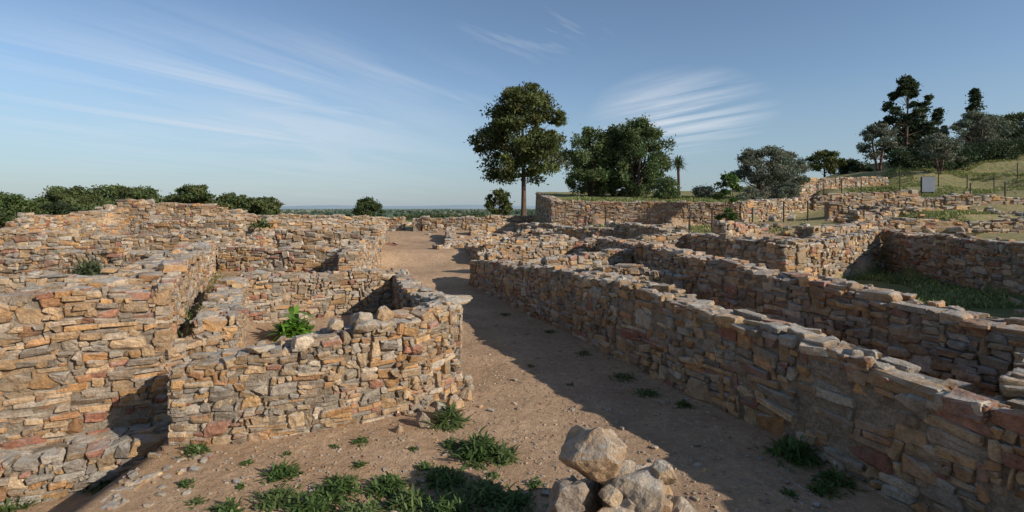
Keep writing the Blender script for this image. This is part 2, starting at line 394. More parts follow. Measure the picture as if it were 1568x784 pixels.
wall(DW,[(-20,13.6,.8,1.6),(-14.8,14.7,.75,1.8),(-9.4,14.7,.8,1.86)],.55,1,amp=.11,**MID)
wall(DW,[(-13.5,10.6,.8,1.35),(-11.2,11.0,.8,1.55),(-8.3,12.2,.9,1.7)],.6,1,amp=.15,**MID)
wall(DW,[(-9.3,16.5,.85,1.75),(-4.9,16.2,.85,1.68)],.5,1,backfull=False,amp=.09,**MID)
wall(DW,[(-4.55,15.4,.1,1.75),(-5.5,22,.5,1.85),(-7.3,29.5,1.1,2.1)],.55,1,ends=(1,0),backfull=True,amp=.13,**MID)
wall(DW,[(-9.9,17.2,.9,1.95),(-9.3,20.3,.9,2.0)],.5,1,amp=.12,**MID)
wall(DW,[(-21,19,1.1,1.8),(-16,20,1.1,1.95),(-10.8,20.5,1.1,1.95)],.6,1,amp=.13,**FAR)
wall(DW,[(-10.9,22.2,1.0,2.1),(-5.6,22.0,1.0,2.05)],.55,1,amp=.13,**FAR)
wall(DW,[(-17.5,24.2,1.2,2.3),(-12.5,24,1.2,2.45)],.6,1,amp=.15,**FAR)
wall(DW,[(-31,27,1.0,1.3),(-27,27.5,1.0,1.7),(-24,28,1.2,2.2),(-20.6,28,1.2,3.3),(-17,28,1.2,3.15),(-14.4,28.2,1.2,2.8)],1.2,1,amp=.17,**FAR)
wall(DW,[(-20.4,20.3,1.2,2.1),(-20.5,28,1.2,3.1)],.8,1,amp=.16,**FAR)
wall(DW,[(-26,22,1.1,1.6),(-21,24.5,1.2,2.4)],.8,1,amp=.2,**FAR)
wall(DW,[(-14.2,26.5,1.2,2.45),(-7.4,30,1.2,2.1)],.6,1,amp=.12,**FAR)
wall(DW,[(-12.0,30.5,1.2,2.35),(-8,34,1.2,2.1)],.6,1,amp=.12,**FAR)
wall(DW,[(-20.5,45,1.3,2.35),(-14.6,45,1.3,2.3)],.7,1,**FAR)
wall(DW,[(-24,38,1.3,2.3),(-17,37,1.3,2.4)],.7,1,amp=.12,**FAR)
wall(DW,[(-13,40,1.4,2.2),(-8.8,41,1.4,2.15)],.7,1,amp=.12,**FAR)
wall(DW,[(-6.2,36,1.2,2.25),(-1,35,1.3,2.3),(1.5,36,1.5,2.4)],.6,1,amp=.1,**FAR)
wall(DW,[(-8.6,37,1.2,2.2),(-7.7,37,1.2,2.3)],.6,1,ends=(1,1),**FAR)
wall(DW,[(-6.3,36.2,1.2,2.2),(-6.4,41,1.3,2.2)],.6,1,amp=.1,**FAR)
wall(DW,[(-3.6,25.5,.6,1.2),(.3,28.5,1.2,1.6)],.55,1,ends=(1,0),amp=.12,**MID)
wall(DW,[(-3.3,25.8,.6,1.2),(-3.9,31,.9,1.9)],.5,-1,amp=.12,**MID)
wall(DW,[(-.9,19.5,.3,1.35),(3.2,20.6,.8,1.75)],.5,1,amp=.12,**MID)
wall(DW,[(-1.3,22.5,.4,1.35),(2.2,23.8,1.1,1.8)],.5,1,amp=.15,**MID)
wall(DW,[(-1.4,22.4,.4,1.3),(-2.3,25.6,.6,1.2)],.5,-1,amp=.15,**MID)
wall(DW,[(.3,28.5,1.2,1.7),(2.2,24,1.0,1.8)],.5,1,backfull=True,amp=.12,**MID)
wall(DW,[(2.0,25,1.0,2.0),(5.3,23.2,1.2,2.15)],.5,1,amp=.12,**MID)
wall(DW,[(.2,29.5,1.4,2.1),(2.6,26.5,1.4,2.15)],.5,1,amp=.12,**MID)
wall(DW,[(-2.5,31.5,1.2,1.9),(.5,32.3,1.4,2.0)],.5,1,amp=.12,**FAR)
wall(DW,[(4.6,26.0,1.5,2.2),(5.3,22,1.2,2.2),(6.0,18.5,1.1,2.15),(6.8,16,1.0,2.1),(7.4,14,.8,2.0)],.55,1,backfull=True,amp=.1,**MID)
wall(DW,[(4.0,17.5,1.0,1.9),(6.1,18.3,1.0,2.1)],.5,1,amp=.14,**MID)
wall(DW,[(7.3,13.9,.7,2.0),(12.6,17.9,.75,2.15)],.55,1,**MID)
wall(DW,[(12.7,18,.75,2.17),(12.1,12.2,.75,2.2),(12,5,.75,2.1)],.6,1,backfull=True,tint=(.95,.88,.86),**MID)
wall(DW,[(10.0,17.3,1.4,2.25),(14.5,21,1.6,2.45),(24,21,1.8,2.5)],.55,1,amp=.12,**FAR)
wall(DW,[(8.2,20,1.4,2.2),(10.2,21.6,1.6,2.3)],.55,1,amp=.15,**FAR)
wall(DW,[(15.5,23.4,1.9,2.75),(22,25,2.2,3.0)],.6,1,amp=.15,**FAR)
wall(DW,[(16.5,27.2,2.3,3.25),(22.4,26.8,2.4,3.45)],.6,1,ends=(0,1),amp=.1,**FAR)
wall(DW,[(23.3,26.6,2.3,3.5),(27,26.4,2.4,3.5)],.6,1,ends=(1,0),amp=.1,**FAR)
wall(DW,[(22.2,26.75,3.4,3.65),(23.5,26.55,3.4,3.65)],.6,1,top=False,amp=.02,**FAR)
wall(DW,[(17.7,30.6,2.7,3.75),(24,30.8,3.0,3.9)],.6,1,amp=.1,**FAR)
wall(DW,[(18,25.0,2.0,2.9),(18.4,28,2.4,3.1)],.5,-1,amp=.12,**FAR)
wall(DW,[(21.5,39,4.0,5.15),(26,40,4.1,5.35),(29.5,41,4.3,5.4)],.6,1,amp=.06,**FAR)
wall('retaining_wall',[(2.3,30,1.9,3.35),(12.35,28.5,1.9,3.25)],.6,1,ends=(1,1),amp=.03,tint=(.85,.83,.82),**MID)
wall('retaining_wall',[(12.5,28.5,1.9,3.3),(18.1,31,2.3,3.6)],.6,1,amp=.05,tint=(1.02,1.02,1.02),**MID)
wall('retaining_wall',[(2.3,50,1.6,4.4),(2.3,30.3,1.9,3.4)],.6,1,amp=.03,**FAR)

# ---------------------------------------------------------------- boulders
def rock(c,size,seed,rot=0,sub=4,cuts=20):
    r=np.random.default_rng(seed)
    bm=bmesh.new(); bmesh.ops.create_icosphere(bm,subdivisions=sub,radius=1)
    v=np.array([q.co[:] for q in bm.verts]); f=np.array([[q.index for q in p.verts] for p in bm.faces]); bm.free()
    for _ in range(cuts):
        n=r.normal(size=3); n/=np.linalg.norm(n); d=r.uniform(.6,.88)
        k=v@n-d; v=v-np.where(k>0,k,0)[:,None]*n*.9
    v+=(vnoise(v[:,0]*3+9+seed,v[:,1]*3+v[:,2]*2,1,seed)*.18)[:,None]*v
    v+=(vnoise(v[:,0]*9+9,v[:,1]*9+v[:,2]*7,1,seed+3)*.08)[:,None]*v
    v*=np.array(size); cr,sr=math.cos(rot),math.sin(rot)
    v=np.stack([v[:,0]*cr-v[:,1]*sr,v[:,0]*sr+v[:,1]*cr,v[:,2]],1)+np.array(c)
    return v,f
def rocks(name,lst,mat=STONE,sub=4):
    Vs=[];Fs=[];Cs=[];o=0
    for i,(c,s,rot,cl) in enumerate(lst):
        v,f=rock(c,s,100+i*7,rot,sub); Vs.append(v);Fs.append(f+o);o+=len(v);Cs.append(np.tile(cl,(len(v),1)))
    return mk(name,np.concatenate(Vs),np.concatenate(Fs),[mat],colr=np.concatenate(Cs),smooth=False)
tan=(.50,.34,.20); gry=(.42,.34,.25); pal=(.50,.38,.25)
rocks('stone_pile',[((.77,4.75,.78),(.39,.35,.27),.3,tan),((1.12,4.5,.55),(.27,.28,.22),.9,gry),((1.30,4.55,.70),(.15,.14,.12),.2,pal),
 ((.50,4.6,.42),(.26,.25,.24),.1,(.34,.28,.22)),((.88,4.35,.38),(.26,.2,.2),.5,tan),((1.38,4.4,.36),(.24,.2,.22),1.2,pal),((1.1,4.2,.25),(.3,.2,.25),.1,gry),
 ((.6,4.85,.2),(.35,.35,.3),.4,gry),((1.1,4.8,.25),(.4,.35,.4),.8,tan),((.85,4.45,.56),(.13,.12,.1),.8,pal),((1.48,4.62,.2),(.25,.25,.25),.3,tan),((.95,4.15,.1),(.4,.25,.25),.3,tan),
 ((.98,4.62,.68),(.14,.12,.1),.5,gry),((1.2,4.38,.5),(.14,.14,.1),1.5,tan),((1.0,4.4,.48),(.16,.14,.12),2.5,gry)])
rl=[]
for _ in range(9):
    t=random.random(); s=random.uniform(.04,.09)
    X=-4.0+random.uniform(-.1,.4); Y=4.6+t*1.8
    rl.append(((X,Y,T1(X,Y)+s*.05),(s*1.4,s,s*.5),random.uniform(0,6),random.choice([(.38,.28,.17),(.35,.28,.2),(.42,.3,.18)])))
for X,Y,s in [(-1.0,7.4,.15),(-.85,7.75,.15),(-.72,8.1,.13),(-1.2,7.1,.13),(-.7,8.45,.1),(-.85,7.1,.08),(-1.5,6.9,.08),(-.75,8.9,.1)]:
    rl.append(((X,Y,s*.6),(s,s*.9,s*1.2),random.uniform(0,6),random.choice([tan,gry])))
rl+=[((-1.02,8.75,1.46),(.36,.30,.11),.4,pal),((-2.12,7.35,1.43),(.17,.13,.15),.2,gry),((-1.82,7.5,1.47),(.13,.11,.15),1.,tan),((-2.45,7.25,1.38),(.15,.13,.11),1.3,pal),((-3.3,6.85,1.15),(.2,.15,.06),.3,pal),((-2.0,7.15,1.37),(.2,.12,.1),.5,gry)]
rocks('fallen_stones',rl)
C=[];A=[];H=[]
def scat(xr,yr,m,s0,s1,heap=0):
    for _ in range(m):
        X=random.uniform(*xr);Y=random.uniform(*yr)
        if vnoise(np.array([X]),np.array([Y]),1.8,21)[0]<-.05: continue
        s=s0+(s1-s0)*random.random()**2
        C.append([X,Y,random.uniform(-.1,.5)*s+heap*random.random()]);A.append(random.uniform(0,6));H.append((s*random.uniform(1,1.5),s,s*random.uniform(.45,.8)))
scat((-12,-6.6),(8,14),300,.03,.16,.06); scat((-20,-10),(11,27),460,.05,.2,.08); scat((-11,-6),(17,30),260,.05,.2,.1); scat((-30,-20),(18,30),420,.06,.26,.2)
scat((-1,4),(18,30),300,.05,.18,.1); scat((4,14),(18,28),260,.05,.2,.1); scat((14,28),(20,32),320,.06,.22,.1); scat((1.0,4.2),(7,18),160,.03,.12); scat((-8.5,-4.6),(8,16),120,.03,.1); scat((-4.3,-2),(8,13),50,.03,.1); scat((5.5,12),(6,17),80,.03,.12); scat((-16,2),(30,60),300,.06,.25); scat((-4.3,-3.6),(4.2,6.4),50,.015,.05)
C=np.array(C); pz=C[:,2].copy(); C[:,2]=pz+T(C[:,0],C[:,1])
k=~inpoly(C[:,0],C[:,1],PATH); C=C[k];A=np.array(A)[k];H=np.array(H)[k]
W,Fa,cc=stones(C,A,H,lod=1,jit=.25,rr=.5,tilt=.2)
mk('rubble',W,Fa,[STONE],colr=cc)
C=[];A=[];H=[]
for _ in range(4600):
    y=3.8+abs(random.gauss(0,1))*5; x=random.uniform(-.65,.62)*y
    if y>25: continue
    s=random.uniform(.004,.012)*(1+.04*y) if random.random()<.98 else random.uniform(.02,.035)
    C.append([x,y,0]);A.append(random.uniform(0,6));H.append((s*1.3,s,s*.7))
C=np.array(C); C[:,2]=T(C[:,0],C[:,1])+np.array(H)[:,2]*.3
W,Fa,cc=stones(C,A,H,lod=1,jit=.25,rr=.5)
mk('gravel',W,Fa,[STONE],colr=cc*1.05)

# ---------------------------------------------------------------- vegetation
def tube(pts,rad,k=7):
    pts=np.array(pts,float); n=len(pts); V=[];F=[]
    for i in range(n):
        d=pts[min(i+1,n-1)]-pts[max(i-1,0)]; d/=np.linalg.norm(d)+1e-9
        u=np.cross(d,[.3,1,.1]); u/=np.linalg.norm(u)+1e-9; w=np.cross(d,u)
        for j in range(k):
            a=2*math.pi*j/k; V.append(pts[i]+rad[i]*(u*math.cos(a)+w*math.sin(a)))
    for i in range(n-1):
        for j in range(k):
            F.append((i*k+j,i*k+(j+1)%k,(i+1)*k+(j+1)%k,(i+1)*k+j))
    return np.array(V),np.array(F)
def leaves(cent,rad,n,ls,colr,flat=.7,shell=.5):
    cent=np.asarray(cent,float); m=len(cent); N_=m*n
    d=rng.normal(size=(N_,3)); d/=np.linalg.norm(d,axis=1)[:,None]
    r=rng.uniform(shell**3,1,N_)**(1/3)
    r*=1+.3*rng.normal(size=N_)
    R_=np.repeat(np.asarray(rad,float),n)
    p=np.repeat(cent,n,0)+d*(r*R_)[:,None]*np.array([1,1,flat])
    a=rng.normal(size=(N_,3))+d*.6; a/=np.linalg.norm(a,axis=1)[:,None]
    b=np.cross(a,rng.normal(size=(N_,3))); b/=np.linalg.norm(b,axis=1)[:,None]
    l=ls*rng.uniform(.6,1.4,N_)[:,None]
    V=np.stack([p-a*l,p-b*l*.45,p+a*l,p+b*l*.45],1).reshape(-1,3)
    F=np.arange(N_*4).reshape(-1,4)
    cb=np.repeat(rng.uniform(.7,1.25,m),n)*rng.uniform(.7,1.3,N_)
    hue=np.repeat(rng.uniform(-.12,.12,m),n)
    c=np.array(colr)[None]*cb[:,None]; c[:,0]*=1+hue
    return V,F,np.repeat(c,4,0)
def tree(name,x,y,h,cr,cb,prof,colr,zb=None,nc=60,cs=.22,n=260,ls=.16,tr=.2,flat=.65,stems=1,sq=1.0,lean=0,lod=7,irr=.25,klo=1.5,ttop=.75):
    if zb is None: zb=T1(x,y)-.05
    e=empty(name,(0,0,0)); pr=np.array(prof)
    cents=[];rads=[]
    H=h-cb; pa=random.uniform(0,6)
    for i in range(nc):
        t=random.random()**.85; R=np.interp(t,pr[:,0],pr[:,1])*cr
        ang=random.uniform(0,6.283)
        R*=1+irr*math.sin(ang*2+pa+t*5)*.6+irr*math.sin(ang*3-pa+t*9)*.4
        rr=R*math.sqrt(random.uniform(.25,1))
        q=cr*cs*random.uniform(.55,1.35)
        rr=max(0,rr-q*.4)
        cents.append((x+lean*t+math.cos(ang)*rr,y+math.sin(ang)*rr*sq,zb+cb+t*H-q*flat*t+q*flat*(1-t)*.4)); rads.append(q)
    V,F,c=leaves(cents,rads,n,ls,colr,flat)
    mk('crown',V,F,[LEAF],colr=c,parent=e)
    Vs=[];Fs=[];o=0
    for s_ in range(stems):
        ang0=s_*2.4; sp=.0 if stems==1 else cr*.35
        top=zb+cb+H*ttop; P=[]
        for i in range(9):
            t=i/8; P.append((x+lean*t*.5+math.cos(ang0)*sp*t+math.sin(t*5+x)*tr*.5*t,y+math.sin(ang0)*sp*t+math.cos(t*4)*tr*.4*t,zb-.2+(top-zb+.2)*t))
        rad=[tr*(1.25 if i==0 else 1)*(1-.8*(i/8)) for i in range(9)]
        v,f=tube(P,rad,lod); Vs.append(v);Fs.append(f+o);o+=len(v)
        P=np.array(P)
        for ci in range(s_,len(cents),stems):
            if random.random()<.45: continue
            cc_=np.array(cents[ci]); hz=cc_[2]-np.hypot(cc_[0]-x,cc_[1]-y)*.6
            k=int(np.clip(round((hz-zb)/(top-zb)*8),klo,7)); a=P[k]
            mid=(a+cc_)/2+np.array([0,0,-.06*np.linalg.norm(cc_-a)])
            r0=rad[k]*.4
            v,f=tube([a,mid,cc_],[r0,r0*.6,r0*.2],5); Vs.append(v);Fs.append(f+o);o+=len(v)
    mk('trunk',np.concatenate(Vs),np.concatenate(Fs),[BARK],smooth=True,parent=e)
    return e
PINE=[(0,.6),(.1,.88),(.3,.98),(.5,1),(.68,.86),(.85,.6),(1,.28)]
ROUND=[(0,.7),(.25,1),(.6,.95),(.85,.65),(1,.25)]
UMB=[(0,.7),(.3,1),(.7,.9),(1,.45)]
CYP=[(0,.8),(.3,1),(.7,.6),(1,.08)]
g_pine=(.105,.12,.038); g_ol=(.16,.175,.12); g_dk=(.05,.07,.03); g_br=(.10,.16,.04); g_bush=(.11,.15,.055)
tree('pine_tree',1.3,59,15.6,5.6,4.5,PINE,g_pine,nc=150,cs=.17,n=250,ls=.18,tr=.34,flat=.62,irr=.16,klo=3,ttop=.85)
tree('willow_tree',6.3,41,5.5,2.3,.1,ROUND,g_bush,nc=85,cs=.2,n=230,ls=.1,tr=.15,flat=1.0,stems=3)
tree('willow_tree',9.6,40,6.2,2.5,.1,ROUND,g_bush,nc=95,cs=.2,n=230,ls=.1,tr=.15,flat=1.0,stems=3)
tree('willow_tree',8.0,41.5,5.7,2.3,.1,ROUND,g_bush,nc=80,cs=.2,n=230,ls=.1,tr=.12,flat=1.0,stems=2)
tree('olive_tree',16.9,35,3.7,2.1,.9,ROUND,g_ol,nc=70,cs=.2,n=220,ls=.075,tr=.13,stems=3)
tree('olive_tree',19.0,36,3.3,1.5,.5,ROUND,g_ol,nc=44,cs=.24,n=200,ls=.075,tr=.1,stems=2)
tree('fig_tree',11.3,27.3,2.9,.75,.3,ROUND,g_br,nc=26,cs=.3,n=90,ls=.1,tr=.05,stems=3,zb=2.0)
tree('shrub',17.2,33,1.3,1.1,.0,ROUND,g_ol,nc=24,cs=.35,n=180,ls=.06,tr=.04,stems=3)
tree('shrub',10.4,35,1.5,1.1,.0,ROUND,g_bush,nc=24,cs=.35,n=180,ls=.07,tr=.04,stems=3)
tree('shrub',13.4,36,1.0,1.1,.0,ROUND,g_ol,nc=20,cs=.35,n=180,ls=.06,tr=.04,stems=3)
tree('shrub',14.6,32,.9,.9,.0,ROUND,g_ol,nc=16,cs=.35,n=150,ls=.06,tr=.03,stems=3)
tree('pine_tree',32.9,55,3.3,1.9,.8,UMB,g_pine,nc=30,cs=.28,n=150,ls=.13,tr=.12)
tree('pine_tree',39,60,2.7,1.9,.6,UMB,g_dk,nc=26,cs=.3,n=160,ls=.13,tr=.12)
tree('olive_tree',33.7,48,4.6,1.9,1.2,ROUND,g_ol,nc=38,cs=.22,n=150,ls=.1,tr=.15,stems=2,irr=.4)
tree('conifer_tree',41.5,55,10.4,2.8,1.6,[(0,.6),(.25,1),(.5,.95),(.7,.85),(.85,.5),(1,.12)],g_dk,nc=100,cs=.15,n=150,ls=.16,tr=.22,flat=.75,irr=.3)
tree('olive_tree',34.4,42,3.3,1.6,.9,ROUND,g_ol,nc=38,cs=.24,n=180,ls=.09,tr=.13,stems=2)
tree('cypress_tree',50.6,62,6.6,1.1,.2,CYP,g_dk,nc=40,cs=.4,n=150,ls=.14,tr=.15)
tree('cypress_tree',54.9,62,8.4,1.2,.2,CYP,g_dk,nc=44,cs=.4,n=150,ls=.14,tr=.15)
tree('olive_tree',43.5,49,5.2,2.2,1.2,ROUND,g_ol,nc=48,cs=.22,n=160,ls=.1,tr=.15,stems=3,irr=.4)
tree('olive_tree',47.5,52,4.3,2.0,1.0,ROUND,(.12,.15,.09),nc=44,cs=.24,n=190,ls=.1,tr=.15,stems=2)
tree('pine_tree',52.7,56,4.6,2.8,.6,UMB,g_dk,nc=50,cs=.25,n=200,ls=.13,tr=.15)
tree('pine_tree',58,60,4.4,2.8,.6,UMB,g_pine,nc=50,cs=.25,n=200,ls=.13,tr=.15)
tree('pine_tree',46,60,5.0,2.4,.6,UMB,(.065,.085,.04),nc=50,cs=.25,n=200,ls=.13,tr=.15)
for (x_,y_,h_,r_) in [(-68,80,5.2,4.2),(-62.5,82,5.6,4.5),(-57,80,5.1,4.0),(-52.5,84,4.4,3.6),(-47.6,78,5.3,3.8),(-43.8,82,4.2,3.2),(-72,84,4.2,4),(-38.4,80,3.4,3.0),(-60,74,3.6,3.4)]:
    tree('pine_tree',x_,y_,h_,r_,.5,UMB,(.10,.125,.045),nc=60,cs=.22,n=140,ls=.22,tr=.2,flat=.6,lod=5,irr=.35)
tree('pine_tree',-49,50,3.9,3.2,.2,UMB,(.10,.135,.045),nc=55,cs=.24,n=200,ls=.14,tr=.15)
tree('pine_tree',-46,53,3.0,2.2,.2,UMB,g_dk,nc=34,cs=.26,n=220,ls=.14,tr=.15)
tree('pine_tree',-22,80,3.4,2.2,.3,ROUND,(.07,.095,.035),nc=36,cs=.28,n=180,ls=.16,tr=.15)
tree('pine_tree',-1.7,70,4.0,2.1,.5,ROUND,g_pine,nc=44,cs=.23,n=160,ls=.14,tr=.15)
tree('pine_tree',4.4,70,2.9,1.35,.2,ROUND,(.10,.13,.08),nc=26,cs=.3,n=160,ls=.13,tr=.12)
hp=[(33,45),(38,46),(43,47),(52,50.5),(62,55)]; hc=[];hr=[]
for i in range(190):
    t=random.uniform(0,4-1e-6);k=int(t);f=t-k
    X=hp[k][0]*(1-f)+hp[k+1][0]*f;Y=hp[k][1]*(1-f)+hp[k+1][1]*f
    hc.append((X,Y+random.uniform(-.4,.4),T1(X,Y)+random.uniform(.3,1.5)));hr.append(.55)
Vv,Ff,cc=leaves(hc,hr,170,.1,(.045,.07,.03),.9)
mk('hedge',Vv,Ff,[LEAF],colr=cc)
hc=[];hr=[]
for i in range(340):
    X=random.uniform(-75,26); Y=random.uniform(76,92)+random.gauss(0,2)
    if vnoise(np.array([X]),np.array([7.0]),7,4)[0]<-.1: continue
    q=random.uniform(.3,.85); hc.append((X,Y,T1(X,Y)+q*.4)); hr.append(q)
Vv,Ff,cc=leaves(hc,hr,90,.18,(.07,.095,.04),.7); mk('scrub_thicket',Vv,Ff,[LEAF],colr=cc)
def blades(P,Dr,L,w,droop,colr,seg=4):
    n=len(P); side=np.cross(Dr,[0,0,1]); side/=np.linalg.norm(side,axis=1)[:,None]+1e-6
    Vs=[]
    for i in range(seg+1):
        t=i/seg; c=P+Dr*(L*t)[:,None]-np.array([0,0,1])*(droop*L*t*t)[:,None]
        ww=w*(math.sin(math.pi*min(.97,.12+t*.88)))
        Vs.append(c-side*ww[:,None]); Vs.append(c+side*ww[:,None])
    V=np.stack(Vs,1); m=2*(seg+1); F=[]
    for i in range(seg): F.append((2*i,2*i+1,2*i+3,2*i+2))
    F=(np.array(F)[None]+(np.arange(n)*m)[:,None,None]).reshape(-1,4)
    c=np.array(colr)[None]*rng.uniform(.65,1.35,n)[:,None]; c=np.repeat(c,m,0)
    return V.reshape(-1,3),F,c
def dirs(n,zmin=-.2,zmax=1):
    z=rng.uniform(zmin,zmax,n); a=rng.uniform(0,6.283,n); r=np.sqrt(np.maximum(0,1-z*z)); return np.stack([r*np.cos(a),r*np.sin(a),z],1)
e=empty('yucca_tree'); X,Y=11.6,36.5; zb=T1(X,Y)
v,f=tube([(X,Y,zb-.1),(X+.05,Y,zb+1.2),(X,Y,zb+2.3)],[.13,.1,.09],7); mk('trunk',v,f,[BARK],smooth=True,parent=e)
n=170; v,f,c=blades(np.tile((X,Y,zb+2.4),(n,1))+rng.normal(0,.1,(n,3)),dirs(n,-.5,1),rng.uniform(.5,.85,n),np.full(n,.035),np.full(n,.25),(.11,.14,.06))
mk('leaf_crown',v,f,[LEAF],colr=c,parent=e)

def weed(name,x,y,r,h,n,lw,colr,z=None):
    if z is None: z=T1(x,y)
    P=np.stack([rng.normal(0,r*.38,n),rng.normal(0,r*.38,n),np.zeros(n)],1)
    P[:,2]=np.abs(rng.normal(0,h*.35,n))*np.exp(-(P[:,0]**2+P[:,1]**2)/(r*r*.5))
    D=dirs(n,-.05,.95)+np.stack([P[:,0],P[:,1],0*P[:,0]],1)/r*.5; D/=np.linalg.norm(D,axis=1)[:,None]
    P+=np.array((x,y,z))
    v,f,c=blades(P,D,rng.uniform(.5,1.1,n)*h*.9,rng.uniform(.7,1.3,n)*lw,rng.uniform(.1,.5,n),colr,3)
    return mk(name,v,f,[LEAF],colr=c)
wg=(.09,.145,.04); wg2=(.12,.165,.055)
for (x_,y_,r_,h_,n_) in [(-2.59,5.85,.22,.13,260),(-2.39,5.33,.22,.12,280),(-1.82,5.53,.26,.15,340),(-1.33,5.62,.24,.15,320),(-.74,5.71,.26,.16,340),(-.38,6.3,.3,.24,480),(-.12,6.2,.17,.17,200),
   (-1.06,5.31,.24,.16,300),(-.3,5.37,.3,.16,420),(-2.0,5.2,.26,.14,320),(.05,5.25,.2,.14,220),(-.62,5.15,.3,.15,380),(-1.5,5.1,.25,.15,320),(-.84,7.15,.15,.3,220),(-3.86,6.35,.14,.14,140),(-3.1,6.1,.07,.06,60),(-1.75,6.05,.09,.06,70),(-.75,6.5,.12,.1,110),(-2.2,6.5,.06,.05,40),
   (-2.9,5.6,.07,.05,40),(-3.2,5.3,.1,.06,60),(-2.7,6.3,.06,.05,40),(-1.2,6.4,.07,.05,50),(-.2,5.8,.08,.06,50),(-2.8,5.15,.18,.1,160),(-1.0,6.0,.1,.08,70),(-1.9,6.6,.1,.08,70),(.25,5.6,.1,.08,70),(-3.5,5.6,.1,.07,70),(-.1,4.95,.2,.14,200),
   (3.43,6.3,.3,.22,400),(3.55,5.75,.2,.13,200),(3.3,5.55,.16,.1,150),(2.18,8.4,.24,.06,240),(1.95,9.2,.3,.06,260),(2.9,5.45,.1,.06,70),(1.0,8.9,.07,.05,40),(.35,9.9,.08,.06,50),(1.5,10.8,.22,.06,150),(2.6,7.9,.15,.08,120),(.9,12.6,.2,.08,120),(-.2,14.6,.2,.08,120),
   (-5.2,6.75,.24,.16,200),(-6.0,6.35,.3,.16,240),(-4.7,6.7,.2,.22,180),(-5.8,7.05,.12,.12,80),(-5.1,7.45,.12,.1,80)]:
    weed('weed_plant',x_,y_,r_,h_,n_,.010+.02*h_,wg if random.random()<.7 else wg2)
weed('weed_plant',-5.3,9.1,.2,.35,160,.02,(.11,.18,.035))
weed('broadleaf_plant',-4.55,10.8,.30,.45,240,.05,(.13,.25,.035),z=.4)
weed('shrub',-11.5,14.2,.35,.5,500,.02,(.13,.16,.08),z=1.15)
weed('weed_plant',-12.6,26.3,.5,.5,200,.04,wg,z=2.0)
for _ in range(22):
    X,Y=random.choice([(-8,10),(-11,12.5),(3,10),(9,22),(16,24),(-9,19),(1,20),(12,22),(-14,18),(20,27),(9,13),(10,15)]); X+=random.gauss(0,1);Y+=random.gauss(0,1)
    weed('weed_plant',X,Y,.25,.25,150,.02,wg2)
def sample(poly,m):
    xs=[p[0] for p in poly]; ys=[p[1] for p in poly]
    a=rng.uniform(min(xs),max(xs),m*5); b=rng.uniform(min(ys),max(ys),m*5)
    k=inpoly(a,b,poly)&(vnoise(a,b,1.5,9)>-.02); return list(zip(a[k][:m],b[k][:m]))
pts=sample(RB,7500)+sample([(3,31),(12,29.6),(17.5,32),(20,38),(4,38)],2500)+sample([(22,30),(40,34),(52,48),(33,45),(24,38)],6500)+sample([(5,21),(12,22),(12,27.5),(4,28)],1200)+sample([(-5.1,7.9),(-4.6,8.6),(-6.3,12.3),(-9,16)],350)+sample([(13,20),(22,22.5),(22,26),(14,24)],1200)+sample([(-30,50),(0,48),(10,70),(-40,74)],2500)
pts=np.array(pts); n=len(pts); P=np.stack([pts[:,0],pts[:,1],T(pts[:,0],pts[:,1])],1)
P=np.repeat(P,3,0)+rng.normal(0,.05,(n*3,3))*np.array([1,1,0]); D=dirs(n*3,.6,1)
v,f,c=blades(P,D,rng.uniform(.06,.2,n*3)*(1+.01*P[:,1]),np.full(n*3,.007)+.0006*P[:,1],rng.uniform(.1,.4,n*3),(.17,.22,.07),2)
mix_=np.repeat(rng.random(n*3)<.42,6); c[mix_]=c[mix_]*np.array([2.1,1.6,1.8])
mk('grass',v,f,[LEAF],colr=c)
Vs=[];Fs=[];Cs=[];o=0
for k in range(64):
    d0=random.uniform(300,3400); a0=random.uniform(-1.0,1.0); m=random.randint(10,40)
    ce=[];ra=[]
    for i in range(m):
        X=d0*a0+ (i-m/2)*9*random.uniform(.8,1.2)*(1+d0/2500); Y=d0+random.gauss(0,12)
        hh=random.uniform(5,10); ce.append((X,Y,-12+hh*.5)); ra.append(hh*.7)
    t=.65*(1-math.exp(-d0/2400)); cl=np.array((.06,.085,.035))*(1-t)+np.array((.18,.24,.22))*t  # leaf colour fades with distance: aerial haze painted in, no real atmosphere
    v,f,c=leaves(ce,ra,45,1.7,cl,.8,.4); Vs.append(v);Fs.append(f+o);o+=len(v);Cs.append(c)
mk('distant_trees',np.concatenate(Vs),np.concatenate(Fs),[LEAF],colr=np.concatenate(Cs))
hm=plain_mat('haze_tinted_hill',(.33,.41,.46),1)  # pale blue-grey base colour stands in for haze over the hills
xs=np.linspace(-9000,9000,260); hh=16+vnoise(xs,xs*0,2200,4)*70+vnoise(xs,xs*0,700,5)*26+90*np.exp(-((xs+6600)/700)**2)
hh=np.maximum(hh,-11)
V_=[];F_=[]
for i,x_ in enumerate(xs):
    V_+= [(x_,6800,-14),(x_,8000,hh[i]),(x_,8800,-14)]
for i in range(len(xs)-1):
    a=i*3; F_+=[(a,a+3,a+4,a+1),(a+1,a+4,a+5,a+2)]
mk('distant_hills',V_,F_,[hm],smooth=True)

